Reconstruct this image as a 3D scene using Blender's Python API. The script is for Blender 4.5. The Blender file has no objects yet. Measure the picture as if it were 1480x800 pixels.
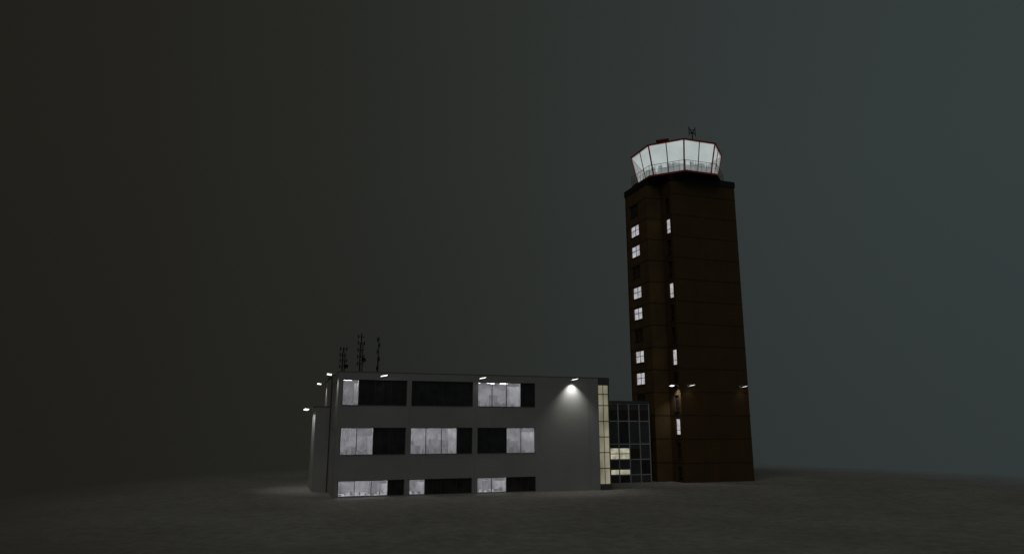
import bpy, bmesh, math, random
from mathutils import Vector, Matrix
random.seed(7)
R=math.radians
col=bpy.context.scene.collection
A=R(18.8); CX,CY=-13.29,54.12
def W(s,d,z=0): return Vector((CX+s*math.cos(A)-d*math.sin(A), CY+s*math.sin(A)+d*math.cos(A), z))

# ---------------- materials
def mat(name,c,rough=.8,var=.25,scale=1.5,bump=.0,spec=.3,c2=None,metal=0,fine=12,streak=0):
    m=bpy.data.materials.new(name); m.use_nodes=True; nt=m.node_tree; N=nt.nodes; L=nt.links
    b=N['Principled BSDF']; b.inputs['Roughness'].default_value=rough; b.inputs['Metallic'].default_value=metal
    b.inputs['Specular IOR Level'].default_value=spec
    tc=N.new('ShaderNodeTexCoord'); n=N.new('ShaderNodeTexNoise'); n.inputs['Scale'].default_value=scale; n.inputs['Detail'].default_value=8
    n.inputs['Roughness'].default_value=.65
    L.new(tc.outputs['Object'],n.inputs['Vector'])
    r=N.new('ShaderNodeValToRGB'); r.color_ramp.elements[0].position=.3; r.color_ramp.elements[1].position=.72
    lo=tuple(x*(1-var) for x in c) if c2 is None else c2
    r.color_ramp.elements[0].color=(*lo,1); r.color_ramp.elements[1].color=(*[min(1,x*(1+var*.5)) for x in c],1)
    L.new(n.outputs['Fac'],r.inputs['Fac']); last=r.outputs['Color']
    if streak:
        mp=N.new('ShaderNodeMapping'); mp.inputs['Scale'].default_value=(2.2,2.2,.16); L.new(tc.outputs['Object'],mp.inputs['Vector'])
        n3=N.new('ShaderNodeTexNoise'); n3.inputs['Scale'].default_value=1; n3.inputs['Detail'].default_value=7; L.new(mp.outputs['Vector'],n3.inputs['Vector'])
        r3=N.new('ShaderNodeValToRGB'); r3.color_ramp.elements[0].position=.35; r3.color_ramp.elements[1].position=.6
        r3.color_ramp.elements[0].color=(1-streak,1-streak,1-streak,1); r3.color_ramp.elements[1].color=(1,1,1,1); L.new(n3.outputs['Fac'],r3.inputs['Fac'])
        mx=N.new('ShaderNodeMix'); mx.data_type='RGBA'; mx.blend_type='MULTIPLY'; mx.inputs[0].default_value=1
        L.new(last,mx.inputs[6]); L.new(r3.outputs['Color'],mx.inputs[7]); last=mx.outputs[2]
    L.new(last,b.inputs['Base Color'])
    if bump:
        n2=N.new('ShaderNodeTexNoise'); n2.inputs['Scale'].default_value=fine; n2.inputs['Detail'].default_value=6
        L.new(tc.outputs['Object'],n2.inputs['Vector'])
        bp=N.new('ShaderNodeBump'); bp.inputs['Strength'].default_value=bump; bp.inputs['Distance'].default_value=.05
        L.new(n2.outputs['Fac'],bp.inputs['Height']); L.new(bp.outputs['Normal'],b.inputs['Normal'])
    return m
def emit(name,c,st,var=.3,scale=3,stretch=(1,1,1)):
    m=bpy.data.materials.new(name); m.use_nodes=True; nt=m.node_tree; N=nt.nodes; L=nt.links
    N.remove(N['Principled BSDF']); o=N['Material Output']
    tc=N.new('ShaderNodeTexCoord'); mp=N.new('ShaderNodeMapping'); mp.inputs['Scale'].default_value=stretch
    n=N.new('ShaderNodeTexNoise'); n.inputs['Scale'].default_value=scale; n.inputs['Detail'].default_value=5
    L.new(tc.outputs['Object'],mp.inputs['Vector']); L.new(mp.outputs['Vector'],n.inputs['Vector'])
    r=N.new('ShaderNodeValToRGB'); r.color_ramp.elements[0].position=.35; r.color_ramp.elements[1].position=.65
    r.color_ramp.elements[0].color=(*[x*(1-var) for x in c],1); r.color_ramp.elements[1].color=(*c,1)
    e=N.new('ShaderNodeEmission'); e.inputs['Strength'].default_value=st
    L.new(n.outputs['Fac'],r.inputs['Fac']); L.new(r.outputs['Color'],e.inputs['Color']); L.new(e.outputs[0],o.inputs['Surface'])
    return m
def glass(name,tint=(.9,.92,.92),glow=None,gl=0,gloss=.06,gv=.75,gs=1.2):
    m=bpy.data.materials.new(name); m.use_nodes=True; nt=m.node_tree; N=nt.nodes; L=nt.links
    N.remove(N['Principled BSDF']); o=N['Material Output']
    t=N.new('ShaderNodeBsdfTransparent'); t.inputs['Color'].default_value=(*tint,1)
    g=N.new('ShaderNodeBsdfGlossy'); g.inputs['Roughness'].default_value=.08
    mx=N.new('ShaderNodeMixShader'); mx.inputs[0].default_value=gloss
    L.new(t.outputs[0],mx.inputs[1]); L.new(g.outputs[0],mx.inputs[2]); last=mx
    if glow:
        e=N.new('ShaderNodeEmission'); e.inputs['Strength'].default_value=1
        tc=N.new('ShaderNodeTexCoord'); n=N.new('ShaderNodeTexNoise'); n.inputs['Scale'].default_value=gs; n.inputs['Detail'].default_value=4
        L.new(tc.outputs['Object'],n.inputs['Vector'])
        r=N.new('ShaderNodeValToRGB'); r.color_ramp.elements[0].position=.35; r.color_ramp.elements[1].position=.65
        r.color_ramp.elements[0].color=(*[x*gv for x in glow],1); r.color_ramp.elements[1].color=(*glow,1)
        L.new(n.outputs['Fac'],r.inputs['Fac']); L.new(r.outputs['Color'],e.inputs['Color'])
        m2=N.new('ShaderNodeMixShader'); m2.inputs[0].default_value=gl
        L.new(last.outputs[0],m2.inputs[1]); L.new(e.outputs[0],m2.inputs[2]); last=m2
    L.new(last.outputs[0],o.inputs['Surface']); return m
M={}
M['wall']=mat('pale_render',(.385,.385,.37),.85,.14,.14,.06,streak=.02)
M['cap']=mat('dark_cap',(.10,.10,.10),.6,.2)
M['capl']=mat('grey_cap',(.20,.20,.195),.6,.2)
M['wing']=mat('grey_render',(.42,.42,.41),.85,.12,.6,.1,streak=.05)
M['brick']=mat('brown_brick',(.20,.115,.08),.9,.3,3,.2)
M['roof']=mat('roof_felt',(.09,.09,.09),.95,.3,2,.2)
M['frame']=mat('dark_window_frame',(.075,.075,.078),.45,.2)
M['dark']=mat('dark_glass',(.034,.032,.030),.12,.8,1.3,spec=.5)
M['slate']=mat('slate_glass',(.085,.09,.09),.3,.4,.8,spec=.4)
M['maroon']=mat('maroon_glass',(.05,.026,.024),.2,.4,.8,spec=.5)
M['glass']=glass('room_glow_glass',(.95,.96,.98),(.50,.50,.53),.14,.04,.6,2.2)  # faint mottled emission in these panes stands in for room light
M['cabglass']=glass('glowing_cab_glass',(.86,.9,.89),(.45,.50,.50),.42,.05,.8,.6)  # emission mixed into the panes imitates a backlit cab
M['room']=mat('office_wall',(.62,.61,.62),.9,.45,1.5)
M['cab_in']=mat('office_cabinet',(.27,.27,.30),.7,.4,2)
M['papers']=mat('desk_clutter',(.28,.25,.23),.7,.6,5)
M['panel']=emit('office_light_panel',(1,.99,.99),9.5,.05)
M['blind']=mat('window_blind',(.7,.7,.7),.8,.15,6)
M['cream']=emit('cream_lit_glass',(.56,.52,.36),.50,.5,.8,(1,1,.6))
M['pale']=emit('pale_lit_glass',(.66,.64,.47),.75,.5,1.8)
M['lit']=emit('curtained_lit_glass',(.58,.58,.61),.9,.4,2.0)
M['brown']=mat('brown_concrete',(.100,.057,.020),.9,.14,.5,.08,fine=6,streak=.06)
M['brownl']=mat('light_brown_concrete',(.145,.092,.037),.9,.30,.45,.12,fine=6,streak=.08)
M['ledge']=mat('dark_brown_joint',(.058,.033,.013),.9,.2)
M['black']=mat('black_steel',(.018,.018,.018),.5,.2)
M['red']=mat('red_paint',(.55,.07,.05),.6,.45,1.5)
M['mul']=mat('rust_red_mullion',(.62,.16,.10),.6,.3)
M['greym']=mat('grey_aluminium',(.50,.51,.51),.6,.2)
M['lens']=emit('lamp_lens',(1,.99,.95),2.0,.02)
M['lamp']=mat('lamp_housing',(.45,.45,.44),.5,.2)
M['ceil']=emit('cab_ceiling_glow',(.66,.72,.71),.8,.15,.4)

# ---------------- mesh helper
class MB:
    def __init__(s): s.v=[]; s.f=[]
    def add(s,v,f):
        k=len(s.v); s.v+=[tuple(p) for p in v]; s.f+=[tuple(i+k for i in q) for q in f]; return s
    def box(s,x0,y0,z0,x1,y1,z1):
        return s.add([(x0,y0,z0),(x1,y0,z0),(x1,y1,z0),(x0,y1,z0),(x0,y0,z1),(x1,y0,z1),(x1,y1,z1),(x0,y1,z1)],
          [(0,3,2,1),(4,5,6,7),(0,1,5,4),(1,2,6,5),(2,3,7,6),(3,0,4,7)])
    def tube(s,p,q,r,n=6,r2=None):
        p=Vector(p);q=Vector(q);r2=r if r2 is None else r2
        d=(q-p).normalized(); a=d.orthogonal().normalized(); b=d.cross(a)
        v=[p+(a*math.cos(2*math.pi*i/n)+b*math.sin(2*math.pi*i/n))*r for i in range(n)]
        v+=[q+(a*math.cos(2*math.pi*i/n)+b*math.sin(2*math.pi*i/n))*r2 for i in range(n)]
        f=[(i,(i+1)%n,n+(i+1)%n,n+i) for i in range(n)]+[tuple(range(n))[::-1],tuple(range(n,2*n))]
        return s.add(v,f)
    def rings(s,rs,cap=True):
        n=len(rs[0]); v=[p for r in rs for p in r]; f=[]
        for k in range(len(rs)-1):
            f+=[(k*n+i,k*n+(i+1)%n,(k+1)*n+(i+1)%n,(k+1)*n+i) for i in range(n)]
        if cap: f+=[tuple(range(n))[::-1],tuple(range((len(rs)-1)*n,len(rs)*n))]
        return s.add(v,f)
    def xf(s,mtx):
        s.v=[tuple(mtx@Vector(p)) for p in s.v]; return s
    def wall(s,a0,a1,z0,z1,b0,b1,holes,axis='x'):
        P=(lambda a,b,z:(a,b,z)) if axis=='x' else (lambda a,b,z:(b,a,z))
        As=sorted({a0,a1}|{h[0] for h in holes}|{h[1] for h in holes}); Zs=sorted({z0,z1}|{h[2] for h in holes}|{h[3] for h in holes})
        solid=lambda i,j: 0<=i<len(As)-1 and 0<=j<len(Zs)-1 and not any(h[0]<=(As[i]+As[i+1])/2<=h[1] and h[2]<=(Zs[j]+Zs[j+1])/2<=h[3] for h in holes)
        for i in range(len(As)-1):
            for j in range(len(Zs)-1):
                if not solid(i,j): continue
                a,c,e,g=As[i],As[i+1],Zs[j],Zs[j+1]
                for b in (b0,b1): s.add([P(a,b,e),P(c,b,e),P(c,b,g),P(a,b,g)],[(0,1,2,3)])
                if not solid(i-1,j): s.add([P(a,b0,e),P(a,b1,e),P(a,b1,g),P(a,b0,g)],[(0,1,2,3)])
                if not solid(i+1,j): s.add([P(c,b0,e),P(c,b1,e),P(c,b1,g),P(c,b0,g)],[(0,1,2,3)])
                if not solid(i,j-1): s.add([P(a,b0,e),P(a,b1,e),P(c,b1,e),P(c,b0,e)],[(0,1,2,3)])
                if not solid(i,j+1): s.add([P(a,b0,g),P(a,b1,g),P(c,b1,g),P(c,b0,g)],[(0,1,2,3)])
        return s
    def build(s,name,m,parent=None,off=(0,0,0),bevel=0,smooth=False):
        me=bpy.data.meshes.new(name); me.from_pydata([(v[0]-off[0],v[1]-off[1],v[2]-off[2]) for v in s.v],[],s.f)
        bm=bmesh.new(); bm.from_mesh(me); bmesh.ops.remove_doubles(bm,verts=bm.verts,dist=.0005)
        bmesh.ops.recalc_face_normals(bm,faces=bm.faces); bm.to_mesh(me); bm.free()
        me.materials.append(m); o=bpy.data.objects.new(name,me); col.objects.link(o)
        if parent: o.parent=parent
        if bevel:
            b=o.modifiers.new('bevel','BEVEL'); b.width=bevel; b.segments=2; b.limit_method='ANGLE'
        return o
def thing(name,label,cat,s,d,z=0,rot=0,group=None):
    o=bpy.data.objects.new(name,None); col.objects.link(o); o.location=W(s,d,z); o.rotation_euler=(0,0,A+rot)
    o['label']=label; o['category']=cat; o.empty_display_size=.3
    if group: o['group']=group
    return o
def copy_tree(o,parent=None):
    c=o.copy(); col.objects.link(c)
    if parent: c.parent=parent
    for ch in list(o.children): copy_tree(ch,c)
    return c

# ---------------- ground
def ground():
    cx,cy=10,62; bm=bmesh.new()
    radii=[0]+[3*k for k in range(1,19)]+[60,70,90,130,200]
    n=96; rings=[]
    def h(r,x,y):
        base=0 if r<50 else -(r-50)*.3
        t=min(1,max(0,(r-34)/14))
        return base+.10*t*(math.sin(x*.31+y*.17)+math.sin(y*.41-x*.12))*.5
    c=bm.verts.new((0,0,0))
    for r in radii[1:]:
        ring=[]
        for i in range(n):
            a=2*math.pi*i/n; x=r*math.cos(a); y=r*math.sin(a); ring.append(bm.verts.new((x,y,h(r,x,y))))
        rings.append(ring)
    for i in range(n): bm.faces.new((c,rings[0][i],rings[0][(i+1)%n]))
    for k in range(len(rings)-1):
        for i in range(n): bm.faces.new((rings[k][i],rings[k+1][i],rings[k+1][(i+1)%n],rings[k][(i+1)%n]))
    me=bpy.data.meshes.new('ground'); bm.to_mesh(me); bm.free()
    for p in me.polygons: p.use_smooth=True
    o=bpy.data.objects.new('ground',me); col.objects.link(o); o.location=(cx,cy,0); o['kind']='structure'
    m=bpy.data.materials.new('worn_asphalt'); m.use_nodes=True; nt=m.node_tree; N=nt.nodes; L=nt.links
    b=N['Principled BSDF']; b.inputs['Roughness'].default_value=.95; b.inputs['Specular IOR Level'].default_value=.1
    tc=N.new('ShaderNodeTexCoord')
    def noise(sc,det,ro=.6):
        n=N.new('ShaderNodeTexNoise'); n.inputs['Scale'].default_value=sc; n.inputs['Detail'].default_value=det; n.inputs['Roughness'].default_value=ro
        L.new(tc.outputs['Object'],n.inputs['Vector']); return n
    n1=noise(.12,6); n2=noise(1.2,10,.8); n3=noise(6,6,.7)
    r1=N.new('ShaderNodeValToRGB'); r1.color_ramp.elements[0].position=.38; r1.color_ramp.elements[1].position=.64
    r1.color_ramp.elements[0].color=(.30,.287,.262,1); r1.color_ramp.elements[1].color=(.37,.354,.325,1)
    L.new(n1.outputs['Fac'],r1.inputs['Fac'])
    r2=N.new('ShaderNodeValToRGB'); r2.color_ramp.elements[0].position=.36; r2.color_ramp.elements[1].position=.60
    r2.color_ramp.elements[0].color=(.70,.70,.70,1); r2.color_ramp.elements[1].color=(1.12,1.11,1.10,1)
    L.new(n2.outputs['Fac'],r2.inputs['Fac'])
    mx=N.new('ShaderNodeMix'); mx.data_type='RGBA'; mx.blend_type='MULTIPLY'; mx.inputs[0].default_value=1
    L.new(r1.outputs['Color'],mx.inputs[6]); L.new(r2.outputs['Color'],mx.inputs[7])
    vo=N.new('ShaderNodeTexVoronoi'); vo.inputs['Scale'].default_value=1.1; L.new(tc.outputs['Object'],vo.inputs['Vector'])
    r4=N.new('ShaderNodeValToRGB'); r4.color_ramp.elements[0].position=.08; r4.color_ramp.elements[1].position=.24
    r4.color_ramp.elements[0].color=(.75,.73,.71,1); r4.color_ramp.elements[1].color=(1,1,1,1); L.new(vo.outputs['Distance'],r4.inputs['Fac'])
    mx2=N.new('ShaderNodeMix'); mx2.data_type='RGBA'; mx2.blend_type='MULTIPLY'; mx2.inputs[0].default_value=.6
    L.new(mx.outputs[2],mx2.inputs[6]); L.new(r4.outputs['Color'],mx2.inputs[7]); L.new(mx2.outputs[2],b.inputs['Base Color'])
    ad=N.new('ShaderNodeMath'); ad.operation='ADD'; L.new(n2.outputs['Fac'],ad.inputs[0]); L.new(n3.outputs['Fac'],ad.inputs[1])
    bp=N.new('ShaderNodeBump'); bp.inputs['Strength'].default_value=.25; bp.inputs['Distance'].default_value=.05
    L.new(ad.outputs[0],bp.inputs['Height']); L.new(bp.outputs['Normal'],b.inputs['Normal'])
    # haze imitated in the material: the rim fades to transparent
    sx=N.new('ShaderNodeVectorMath'); sx.operation='LENGTH'; L.new(tc.outputs['Object'],sx.inputs[0])
    mr=N.new('ShaderNodeMapRange'); mr.interpolation_type='SMOOTHSTEP'
    mr.inputs['From Min'].default_value=30; mr.inputs['From Max'].default_value=53; mr.inputs['To Min'].default_value=0; mr.inputs['To Max'].default_value=1
    L.new(sx.outputs['Value'],mr.inputs['Value'])
    t=N.new('ShaderNodeBsdfTransparent'); ms=N.new('ShaderNodeMixShader')
    L.new(mr.outputs['Result'],ms.inputs[0]); L.new(b.outputs[0],ms.inputs[1]); L.new(t.outputs[0],ms.inputs[2]); L.new(ms.outputs[0],N['Material Output'].inputs['Surface'])
    me.materials.append(m)
ground()

# ---------------- office building
office=thing('office_building','long low three storey pale grey office building with lit and dark window bands','office building',0,0)
bands=[(.3,5.3),(5.66,10.69),(11.1,16.1)]
rows=[(6.78,8.76),(3.08,5.12),(.06,1.23)]
litmap={(0,0):[1,0,0,0],(0,1):[0,0,0,0],(0,2):[1,1,1,0],(1,0):[1,1,0,0],(1,1):[1,1,1,0],(1,2):[0,0,1,1],(2,0):[1,1,1,0],(2,1):[1,0,0,0],(2,2):[1,1,0,0]}
holes=[(a,b,z0,z1) for (a,b) in bands for (z0,z1) in rows]
MB().wall(0,21.9,0,9.34,0,.3,holes).build('front_wall',M['wall'],office)
sideholes=[(1.6,2.6,6.8,8.7),(1.6,2.6,3.1,5.1),(3.9,4.9,6.8,8.7),(3.9,4.9,3.1,5.1)]
MB().wall(.3,16,0,9.34,0,.3,sideholes,'y').build('side_wall',M['wall'],office)
MB().box(.3,15.7,0,23,16,9.34).build('rear_wall',M['wall'],office)
MB().box(22.7,.5,0,23,15.7,9.34).build('end_wall',M['wall'],office)
MB().box(.3,.3,8.9,22.7,15.7,9.0).build('roof',M['roof'],office)
c=MB(); c.box(-.03,-.03,9.34,21.9,.35,9.38); c.box(-.03,.35,9.34,.35,16.05,9.38); c.build('parapet_cap',M['capl'],office)
jm=mat('dark_grey_joint',(.27,.27,.26),.9)  # seams in a darker grey than the wall
for s in (5.48,10.9,21.0): MB().box(s-.010,-.005,0,s+.010,.0,9.34).build('wall_joint',jm,office)
for h in sideholes:
    f=MB()
    f.box(.1,h[0],h[2],.16,h[0]+.07,h[3]); f.box(.1,h[1]-.07,h[2],.16,h[1],h[3]); f.box(.1,h[0]+.07,h[2],.16,h[1]-.07,h[2]+.07); f.box(.1,h[0]+.07,h[3]-.07,.16,h[1]-.07,h[3])
    w=f.build('window',M['frame'],office); MB().box(.12,h[0]+.07,h[2]+.07,.14,h[1]-.07,h[3]-.07).build('pane',M['dark'],w)
for (ri,bi),lit in litmap.items():
    a,b=bands[bi]; z0,z1=rows[ri]; pw=(b-a)/4; t=.045
    f=MB(); f.box(a,.1,z0,b,.2,z0+.05); f.box(a,.1,z1-.05,b,.2,z1)
    for k in range(5):
        x=a+k*pw; x0=max(a,x-t/2) ; x1=min(b,x+t/2)
        if k==0: x1=a+.06
        if k==4: x0=b-.06
        f.box(x0,.1,z0+.05,x1,.2,z1-.05)
    for k in range(4):
        if not lit[k]:
            x=a+(k+.5)*pw; f.box(x-.014,.11,z0+.05,x+.014,.19,z1-.05)
    w=f.build('window',M['frame'],office)
    if z0>1: MB().box(a,-.02,z0-.04,b,.1,z0-.003).build('sill',M['wall'],w)
    for k in range(4):
        x0=a+k*pw+(.06 if k==0 else t/2); x1=a+(k+1)*pw-(.06 if k==3 else t/2)
        MB().box(x0,.145,z0+.05,x1,.155,z1-.05).build('pane',M['glass'] if lit[k] else M['dark'],w)
    idx=[k for k in range(4) if lit[k]]
    if not idx: continue
    ra=a+idx[0]*pw; rb=a+(idx[-1]+1)*pw; zf=max(.03,z0-.8); zc=z1+.1; dp=4.2
    if ra>a+.1: ra+=.03
    r=MB(); r.add([(ra,.3,zf),(rb,.3,zf),(rb,dp,zf),(ra,dp,zf),(ra,.3,zc),(rb,.3,zc),(rb,dp,zc),(ra,dp,zc)],[(0,1,2,3),(4,5,6,7),(1,2,6,5),(2,3,7,6),(0,3,7,4)])
    room=r.build('room_interior',M['room'],office)
    for k in idx:
        x=a+(k+.5)*pw
        for yy in (1.0,2.7): MB().box(x-.32,yy-.14,zc-.05,x+.32,yy+.14,zc-.012).build('ceiling_light',M['panel'],room)
    rr=random.Random(ri*7+bi)
    x=ra+.05
    while x<rb-.4:
        wd=rr.uniform(.3,.75); hh=rr.uniform(.3,1.5)*(.35 if ri==2 else 1)
        if rr.random()<.8:
            y=rr.choice([dp-.45,dp-1.2,2.4]); MB().box(x,y,zf+.002,min(x+wd,rb-.03),y+.4,zf+.55+hh).build('storage_cabinet',M['cab_in'],room)
        x+=wd+rr.uniform(.03,.3)
    x=ra+.1
    while x<rb-.25:
        hh=rr.uniform(.05,.5); wd=rr.uniform(.08,.35); yy=rr.uniform(.6,1.2)
        MB().box(x,yy,z0+.02,min(x+wd,rb-.05),yy+.12,z0+.06+hh*(.5 if ri==2 else 1)).build('desk_screen',M['papers'],room); x+=wd+rr.uniform(.15,.5)
    for k in idx:
        if rr.random()<.5:
            bh=rr.uniform(.15,.5)*(z1-z0)*(.6); n=int(bh/.05)
            bl=MB().box(a+k*pw+.08,.23,z1-.07-n*.05,a+(k+1)*pw-.08,.25,z1-.07)
            if n: bl.build('blind',M['blind'],w)
# stair glazing at the right end
g=MB(); g.box(21.9,.02,0,23.0,.5,.45); g.box(21.9,.02,8.75,23.0,.5,9.38)
zs=[.45,1.75,3.05,4.35,5.65,7.0,7.95,8.75]
for z in zs[1:-1]: g.box(21.98,.16,z-.035,22.92,.26,z+.035)
g.box(21.9,.12,.45,21.98,.5,8.75); g.box(22.92,.12,.45,23.0,.5,8.75); g.box(22.43,.16,.45,22.47,.26,8.75)
sg=g.build('stair_window',M['cap'],office)
for k in range(len(zs)-1):
    for (x0,x1) in ((21.98,22.43),(22.47,22.92)):
        MB().box(x0,.2,zs[k]+.036,x1,.22,zs[k+1]-.036).build('pane',M['cream'],sg)
# side wing
wg=MB().box(-1.21,6.25,0,-.003,11.1,6.84).build('side_wing',M['wing'],office)
MB().box(-1.25,6.21,6.843,0-.004,11.14,6.90).build('parapet_cap',M['capl'],wg)
rh=MB().box(.35,12.4,9.0,6.5,15.6,9.75).build('roof_house',M['brick'],office)
MB().box(.30,12.3,9.753,6.6,15.65,9.82).build('roof_cap',M['cap'],rh)
MB().tube((-.07,5.6,0),(-.07,5.6,9.2),.05,8).build('downpipe',M['cap'],office)

# ---------------- glass link
link=thing('link_building','low dark glass and grey panel link between office block and brown tower','link building',26.6,5.9)
lo=(26.6,5.9,0)
cs=[23.0,24.4,25.66,26.8,27.95,29.08,30.2]; lz=[0,.77,2.18,3.6,5.74,7.4]
f=MB()
for i,s in enumerate(cs):
    if i<6: f.box(s-.05 if i else s,5.9,0,s+.05,6.02,7.4)
    else: f.box(s-.1,5.9,0,s,6.02,7.4)
for k in range(6):
    for i in range(6):
        a=cs[i]+.05; b=cs[i+1]-(.05 if i<5 else .1)
        z=lz[k]; f.box(a,5.915,max(0,z-.05),b,6.02,z+.05 if k<5 else 7.4)
f.build('curtain_wall_frame',M['greym'],link,lo)
for k in range(5):
    for i in range(6):
        a=cs[i]+.05; b=cs[i+1]-(.05 if i<5 else .1); z0=lz[k]+.05; z1=lz[k+1]-.05
        def pn(za,zb,m,n='pane'): MB().box(a,5.96,za,b,5.98,zb).build(n,M[m],link,lo)
        if k==2 and i in(1,2,3): pn(z0,z0+.45,'pale'); pn(z0+.52,z0+.98,'pale'); pn(z0+.98,z1,'slate'); pn(z0+.45,z0+.52,'frame','glazing_bar')
        elif k==2 and i==4: pn(z0,z0+.95,'maroon'); pn(z0+.95,z1,'slate')
        elif k==1 and i in (1,2,3): pn(z0,z0+.42,'pale'); pn(z0+.42,z1,'slate')
        elif k==4: pn(z0,z0+1.0,'maroon' if i>2 else 'dark'); pn(z0+1.0,z1,'slate','spandrel')
        else: pn(z0,z1,'slate' if (i+k)%3 else 'dark')
MB().box(30.1,6.02,0,30.2,12,7.4).build('side_wall',M['greym'],link,lo)
MB().box(23.0,5.87,7.44,30.24,12,7.66).build('roof',M['cap'],link,lo)

# ---------------- tower
to=(36.05,7.95,0); TZ=30.9
tower=thing('control_tower','tall brown airport control tower with a glowing glass cab on top','control tower',36.05,7.95)
def tb(mb,name,m,parent=None,**k): return mb.build(name,m,parent or tower,to,**k)
lw=[10.08+2.267*k for k in range(-1,9)]; llit=[0,1,1,0,1,1,0,1,1,0]
nw=[5.22+2.26*k for k in range(-2,11)]
lh=[(8.5,10.3,z-.62,z+.62) for z in lw]; nh=[(4.98,5.78,max(.15,z-.78),z+.78) for z in nw]
tb(MB().box(33,4.6,0,40.9,4.9,TZ).box(40.6,4.9,0,40.9,11.0,TZ),'front_wall',M['brown'])
tb(MB().wall(4.9,6.7,0,TZ,33,33.3,nh,'y'),'recess_wall',M['brown'])
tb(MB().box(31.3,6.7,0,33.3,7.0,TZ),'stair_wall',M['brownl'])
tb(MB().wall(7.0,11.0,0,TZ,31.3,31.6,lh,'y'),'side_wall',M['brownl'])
tb(MB().box(31.3,11.0,0,40.9,11.3,TZ),'rear_wall',M['brown'])
tb(MB().box(33.3,4.9,30.2,40.6,11.0,30.4).box(31.6,7.0,30.2,33.3,11.0,30.4),'roof',M['roof'])
X1=40.9
for k in range(13):
    z=4.05+2.26*k-2.26; lg=MB(); e=.012; H=.045
    P=[(33-e,4.6-e),(X1+e,4.6-e),(X1+e,11.3),(X1,11.3),(X1,4.6),(33,4.6),(33,6.7),(31.3,6.7),(31.3,11.3),(31.3-e,11.3),(31.3-e,6.7-e),(33-e,6.7-e)]
    lg.rings([[(x,y,z-H) for x,y in P],[(x,y,z+H) for x,y in P]])
    tb(lg,'joint_band',M['ledge'])
pc=MB(); h0,h1=30.35,31.0; e=.07
pc.box(33-e,4.6-e,h0,X1+e,4.6,h1).box(X1,4.6,h0,X1+e,11.3,h1).box(33-e,4.6,h0,33,6.7-e,h1).box(31.3-e,6.7-e,h0,33,6.7,h1).box(31.3-e,6.7,h0,31.3,11.3+e,h1).box(31.3,11.3,h0,X1+e,11.3+e,h1)
tb(pc,'parapet',M['black'])
def twin(s,d0,d1,z0,z1,lit,cross=True):
    f=MB(); t=.05; a,b=s+.1,s+.16
    f.box(a,d0,z0,b,d0+t,z1).box(a,d1-t,z0,b,d1,z1).box(a,d0+t,z0,b,d1-t,z0+t).box(a,d0+t,z1-t,b,d1-t,z1)
    if cross:
        m=(d0+d1)/2; f.box(a,m-.045,z0+t,b,m+.045,z1-t)
        zz=z0+(z1-z0)*.55; f.box(a,d0+t,zz-.03,b,m-.045,zz+.03).box(a,m+.045,zz-.03,b,d1-t,zz+.03)
    else:
        m=z0+(z1-z0)*.3; f.box(a,d0+t,m-.025,b,d1-t,m+.025)
    w=tb(f,'window',M['frame'])
    MB().box(s+.12,d0+t,z0+t,s+.14,d1-t,z1-t).build('pane',M['lit'] if lit else M['dark'],w,to)
    MB().box(s-.05,d0,z0-.07,s+.1,d1,z0-.003).build('sill',M['ledge'],w,to)
for z,l in zip(lw,llit): twin(31.3,8.5,10.3,z-.62,z+.62,l)
for i,h in enumerate(nh): twin(33,h[0],h[1],h[2],h[3],(i-2)%3==0 and i>=2 and i<12,False)
# cab
def octa(r,z,n=8): return [(36.05+r*math.cos(R(22.5+45*k)),7.95+r*math.sin(R(22.5+45*k)),z) for k in range(8)]
def ringband(r0,r1,z0,z1): return MB().rings([octa(r0,z0),octa(r1,z0),octa(r1,z1),octa(r0,z1),octa(r0,z0)],False)
tb(MB().rings([octa(4.7,30.98),octa(4.95,31.02),octa(4.95,31.06)]),'walkway',M['black'])
tb(ringband(4.95,5.02,30.99,31.17),'walkway_edge',M['red'])
tb(MB().rings([octa(4.15,31.06),octa(4.2,31.2)]),'cab_base',M['cap'])
tb(MB().rings([octa(4.27,31.2),octa(4.31,31.36)]),'cab_sill',M['red'])
B=octa(4.24,31.36); T=octa(4.93,34.5)
for k in range(8):
    tb(MB().tube(B[k],T[k],.085,6),'corner_mullion',M['mul'])
    m0=(Vector(B[k])+Vector(B[(k+1)%8]))/2; m1=(Vector(T[k])+Vector(T[(k+1)%8]))/2
    tb(MB().tube(m0,m1,.055,6),'mullion',M['mul'])
    b0,b1,t0,t1=map(Vector,(B[k],B[(k+1)%8],T[k],T[(k+1)%8])); bm_=(b0+b1)/2; tm=(t0+t1)/2
    for q in ((b0,bm_,tm,t0),(bm_,b1,t1,tm)):
        tb(MB().add(q,[(0,1,2,3)]),'cab_pane',M['cabglass'])
tb(MB().rings([octa(5.0,34.5),octa(5.05,34.64)]),'fascia',M['red'])
tb(MB().rings([octa(4.9,34.64),octa(4.1,35.0),octa(1.5,35.15)]),'cab_roof',mat('cab_roofing',(.12,.04,.035),.8))
tb(MB().rings([octa(4.8,34.42),octa(4.8,34.49)]),'cab_ceiling',M['ceil'])
cr2=random.Random(3)
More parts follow.
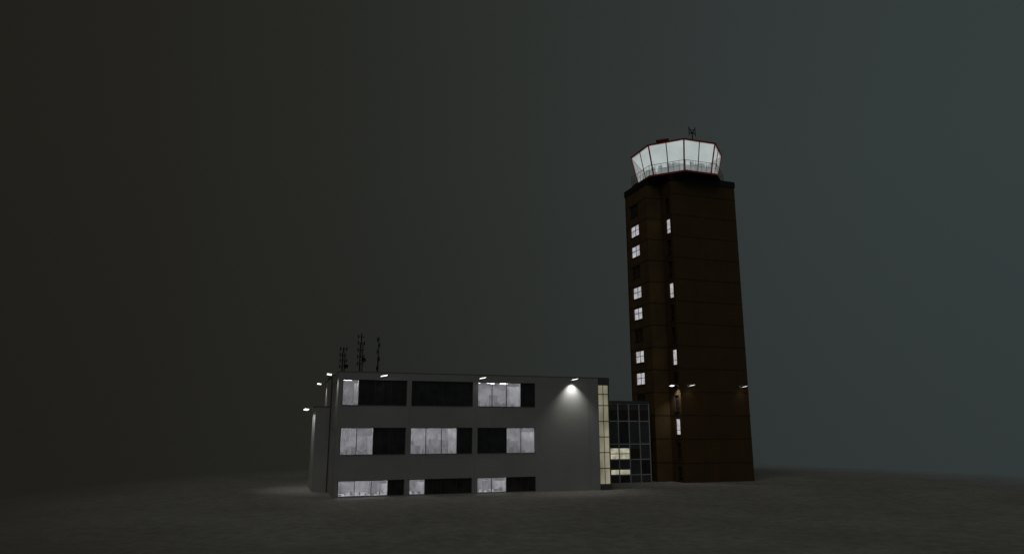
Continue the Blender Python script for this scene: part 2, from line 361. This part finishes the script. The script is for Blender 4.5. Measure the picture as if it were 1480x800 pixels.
for k in range(8):
    a0=R(22.5+45*k+4); a1=R(22.5+45*(k+1)-4); cn=MB()
    P=lambda r,a,z:(36.05+r*math.cos(a),7.95+r*math.sin(a),z)
    def seg(r0,r1,b0,b1,z0,z1):
        v=[P(r0,b0,z0),P(r0,b1,z0),P(r1,b1,z0),P(r1,b0,z0),P(r0,b0,z1),P(r0,b1,z1),P(r1,b1,z1),P(r1,b0,z1)]
        cn.add(v,[(0,3,2,1),(4,5,6,7),(0,1,5,4),(1,2,6,5),(2,3,7,6),(3,0,4,7)])
    seg(3.3,3.9,a0,a1,31.36,32.0)
    for q in range(5):
        b0=a0+(a1-a0)*(q+.1)/5; b1=a0+(a1-a0)*(q+.85)/5
        seg(3.55,3.8,b0,b1,32.0,32.0+cr2.uniform(.1,.6))
    tb(cn,'console',M['cab_in'])
tb(MB().box(35.3,7.3,31.36,36.8,8.7,33.6),'cab_core',M['room'])
rl=MB(); RO=octa(4.98,31.17)
for k in range(8):
    a=Vector(RO[k]); b=Vector(RO[(k+1)%8])
    for i in range(6):
        p=a.lerp(b,i/6); rl.tube(p,p+Vector((0,0,1.1)),.018 if i else .028,5)
    for z in (1.1,.55): rl.tube(a+Vector((0,0,z)),b+Vector((0,0,z)),.024 if z>1 else .014,5)
tb(rl,'railing',mat('dark_red_railing',(.07,.025,.022),.6))
for k in range(8):
    a=Vector(octa(4.9,30.98)[k]); tb(MB().tube(a,Vector((36.05+(a.x-36.05)*.8,7.95+(a.y-7.95)*.8,30.4)),.06,6),'bracket',M['black'])

# ---------------- masts
def lattice(mb,w,z0,z1,step=.42,r=.032):
    P=[(w/2,0),(-w/4,w*.433),(-w/4,-w*.433)]
    for p in P: mb.tube((*p,z0),(*p,z1),r,5)
    z=z0
    while z<z1-.05:
        zn=min(z+step,z1)
        for i in range(3):
            a=P[i];b=P[(i+1)%3]; mb.tube((*a,z),(*b,zn),r*.6,4); mb.tube((*a,zn),(*b,zn),r*.6,4)
        z=zn
def mast(s,d,h,label,kind):
    o=thing('radio_mast',label,'radio mast',s,d,9.0,group='radio masts on the office roof'); m=M['black']
    MB().box(-.35,-.35,0,.35,.35,.12).build('base_plate',m,o)
    t=MB()
    if kind==2:
        lattice(t,.32,.12,h*.78); t.build('lattice_tower',m,o); MB().tube((0,0,h*.78),(0,0,h),.05,6).build('pole',m,o)
    elif kind==1:
        lattice(t,.30,.12,h*.85); t.build('lattice_tower',m,o); MB().tube((0,0,h*.85),(0,0,h),.05,6).build('pole',m,o)
    else:
        t.tube((0,0,.12),(0,0,h*.55),.06,6).tube((0,0,h*.55),(0,0,h),.038,6); t.build('pole',m,o)
    zz={2:[.38,.52,.66,.8,.93],1:[.45,.62,.78,.95],3:[.3,.5,.66,.8,.92]}[kind]
    for i,q in enumerate(zz):
        a=MB(); sg=1 if i%2 else -1; L=.46 if kind!=3 else .18
        a.tube((-L*(.6),0,h*q),(L*(.6),0,h*q),.03,5)
        for x in ((-L*.6,L*.6) if (kind!=3 and i%2) else (sg*L*.6,)): a.tube((x,0,h*q-.18),(x,0,h*q+.18),.042,5)
        a.build('dipole_antenna',m,o)
    if kind!=3:
        dsh=MB(); n=12; rings=[]
        for (r,y) in ((.02,0),(.12,-.03),(.2,-.09)):
            rings.append([(r*math.cos(2*math.pi*i/n)+.25,y-.1,h*.45+r*math.sin(2*math.pi*i/n)) for i in range(n)])
        dsh.rings(rings,False); dsh.build('dish',m,o)
    return o
mast(.98,8.0,3.1,'short black lattice radio mast, leftmost of three on office roof',1)
mast(2.44,7.5,4.34,'tallest black lattice radio mast with side antennas, middle of three on office roof',2)
mast(3.9,7.0,4.1,'slender black radio pole, rightmost of three masts on office roof',3)
o=thing('cab_antenna','small black branched antenna standing on the tower cab roof','antenna',38.28,7.9,35.05)
MB().tube((0,0,-.05),(0,0,2.6),.06,6).build('pole',M['black'],o)
h=MB()
h.tube((-.42,0,2.6),(.42,0,2.6),.05,5)
for x in (-.4,-.14,.14,.4): h.tube((x,0,2.3 if abs(x)>.2 else 2.6),(x,0,3.4 if abs(x)>.2 else 3.1),.05,5)
h.tube((-.4,0,3.2),(.1,0,2.6),.04,5); h.tube((.4,0,3.2),(-.1,0,2.6),.04,5)
h.build('antenna_head',M['black'],o)
o=thing('roof_beacon','squat dark red equipment beacon at left edge of cab roof','beacon',33.9,7.2,34.95)
MB().box(-.5,-.25,0,.6,.25,.12).build('base_plate',M['black'],o); MB().tube((0,0,.12),(0,0,.9),.06,6).build('pole',M['black'],o)
MB().tube((-.65,0,.75),(.75,0,1.15),.2,8).build('lamp_head',mat('dark_red_paint',(.28,.05,.035),.6),o)
o=thing('roof_cabinet','small grey equipment cabinet on the left corner of tower roof','cabinet',32.1,9.6,30.4)
MB().box(-.35,-.5,0,.35,.5,1.0).build('body',M['cap'],o,bevel=.03); MB().box(-.4,-.55,1.003,.4,.55,1.08).build('lid',M['cap'],o); MB().box(-.37,-.3,.2,-.352,.3,.8).build('door',M['cap'],o)

# ---------------- lamps
def make_lamp():
    o=thing('wall_lamp','','wall lamp',0,0)
    MB().box(-.12,-.03,-.12,.12,0,.12).build('wall_bracket',M['lamp'],o)
    MB().tube((0,-.03,0),(0,-.35,.16),.03,6).tube((0,-.35,.16),(0,-.62,.06),.03,6).build('arm',M['lamp'],o)
    X=Matrix.Translation((0,-.74,.02))@Matrix.Rotation(R(-10),4,'Y')@Matrix.Rotation(R(-8),4,'X')
    hd=MB().rings([[(-.27,-.21,-.03),(.27,-.21,-.03),(.27,.21,-.03),(-.27,.21,-.03)],[(-.29,-.23,.015),(.29,-.23,.015),(.29,.23,.015),(-.29,.23,.015)],[(-.17,-.1,.06),(.17,-.1,.06),(.17,.16,.06),(-.17,.16,.06)]])
    hd.xf(X).build('lamp_head',M['lamp'],o)
    MB().add([(-.25,-.19,-.034),(.25,-.19,-.034),(.25,.19,-.034),(-.25,.19,-.034)],[(0,1,2,3)]).xf(X).build('lens',M['lens'],o)
    return o
proto=make_lamp(); first=True
LG='floodlights on short arms along the walls'
lamps=[(3.33,0,9.05,0,'small lit floodlight above the left window band of the office front',2),
(11.28,0,9.05,0,'small lit floodlight above the right window band of the office front',2),
(19.4,0,9.12,0,'lit floodlight casting a bright cone down the blank pale wall',330),
(0,.7,9.16,-R(90),'lit floodlight at the front left roof corner of the office',60),
(0,12.3,9.1,-R(90),'lit floodlight at the rear of the office side wall',60),
(-1.21,7.2,6.66,-R(90),'nearer of two lit floodlights on the low side wing',110),
(-1.21,9.3,6.66,-R(90),'farther of two lit floodlights on the low side wing',110),
(33,5.0,9.15,-R(90),'lit floodlight on the recessed left flank of the brown tower',120),
(33.85,4.6,9.15,0,'lit floodlight at left edge of the brown tower front',4),
(39.95,4.6,9.15,0,'lit floodlight at right edge of the brown tower front',2)]
for s,d,z,rot,lab,en in lamps:
    o=proto if first else copy_tree(proto); first=False
    o.location=W(s,d,z); o.rotation_euler=(0,0,A+rot); o['label']=lab; o['group']=LG
    if rot: o.scale=(1,.92,.9)
    l=bpy.data.lights.new('bulb','SPOT'); l.energy=en; l.spot_size=R(98); l.spot_blend=1; l.shadow_soft_size=.05; l.color=(1,.98,.95)
    lo_=bpy.data.objects.new('bulb',l); col.objects.link(lo_); lo_.parent=o; lo_.location=(0,-.50,-.05); lo_.rotation_euler=(R(9),0,0)

# ---------------- sky, added fill sun, camera
w=bpy.data.worlds.new('World'); bpy.context.scene.world=w; w.use_nodes=True; nt=w.node_tree; N=nt.nodes; L=nt.links
bg=N['Background']; bg.inputs['Strength'].default_value=1
tc=N.new('ShaderNodeTexCoord'); sp=N.new('ShaderNodeSeparateXYZ'); L.new(tc.outputs['Generated'],sp.inputs[0])
nz=N.new('ShaderNodeTexNoise'); nz.inputs['Scale'].default_value=1.3; nz.inputs['Detail'].default_value=3; L.new(tc.outputs['Generated'],nz.inputs['Vector'])
mn=N.new('ShaderNodeMath'); mn.operation='MULTIPLY_ADD'; mn.inputs[1].default_value=.12; mn.inputs[2].default_value=-.06; L.new(nz.outputs['Fac'],mn.inputs[0])
ad=N.new('ShaderNodeMath'); ad.operation='ADD'; L.new(sp.outputs['X'],ad.inputs[0]); L.new(mn.outputs[0],ad.inputs[1])
mr=N.new('ShaderNodeMapRange'); mr.inputs['From Min'].default_value=-.62; mr.inputs['From Max'].default_value=.62; L.new(ad.outputs[0],mr.inputs['Value'])
cr=N.new('ShaderNodeValToRGB'); e=cr.color_ramp.elements; cr.color_ramp.interpolation='B_SPLINE'
def lin(c): return tuple(((x/255+.055)/1.055)**2.4 if x>10 else x/255/12.92 for x in c)+(1,)
e[0].position=0; e[0].color=lin((32,30,25)); e[1].position=1; e[1].color=lin((54,61,62))
for p,c_ in ((.25,(37,37,33)),(.5,(43,46,43)),(.75,(50,56,55))):
    q=e.new(p); q.color=lin(c_)
L.new(mr.outputs['Result'],cr.inputs['Fac'])
mz=N.new('ShaderNodeMapRange'); mz.inputs['From Min'].default_value=-.1; mz.inputs['From Max'].default_value=.35; mz.inputs['To Min'].default_value=.86; mz.inputs['To Max'].default_value=1.0
L.new(sp.outputs['Z'],mz.inputs['Value'])
mm=N.new('ShaderNodeMix'); mm.data_type='RGBA'; mm.blend_type='MULTIPLY'; mm.inputs[0].default_value=1
L.new(cr.outputs['Color'],mm.inputs[6]); L.new(mz.outputs['Result'],mm.inputs[7]); L.new(mm.outputs[2],bg.inputs['Color'])
sl=bpy.data.lights.new('fill_sun','SUN'); sl.energy=.2; sl.angle=R(40); sl.color=(1,.98,.94)  # wide soft sun added to brighten walls and ground
so=bpy.data.objects.new('fill_sun',sl); col.objects.link(so); so.rotation_euler=Vector((.25,.6,-.75)).to_track_quat('-Z','Y').to_euler()
cam=bpy.data.cameras.new('camera'); cam.lens=24.57; cam.sensor_width=36; cam.clip_end=2000
co=bpy.data.objects.new('camera',cam); col.objects.link(co); co.location=(0,0,5.07); co.rotation_euler=(R(90+12.2),0,0)
bpy.context.scene.camera=co
v=bpy.context.scene.view_settings; v.view_transform='Standard'; v.look='None'; v.exposure=0
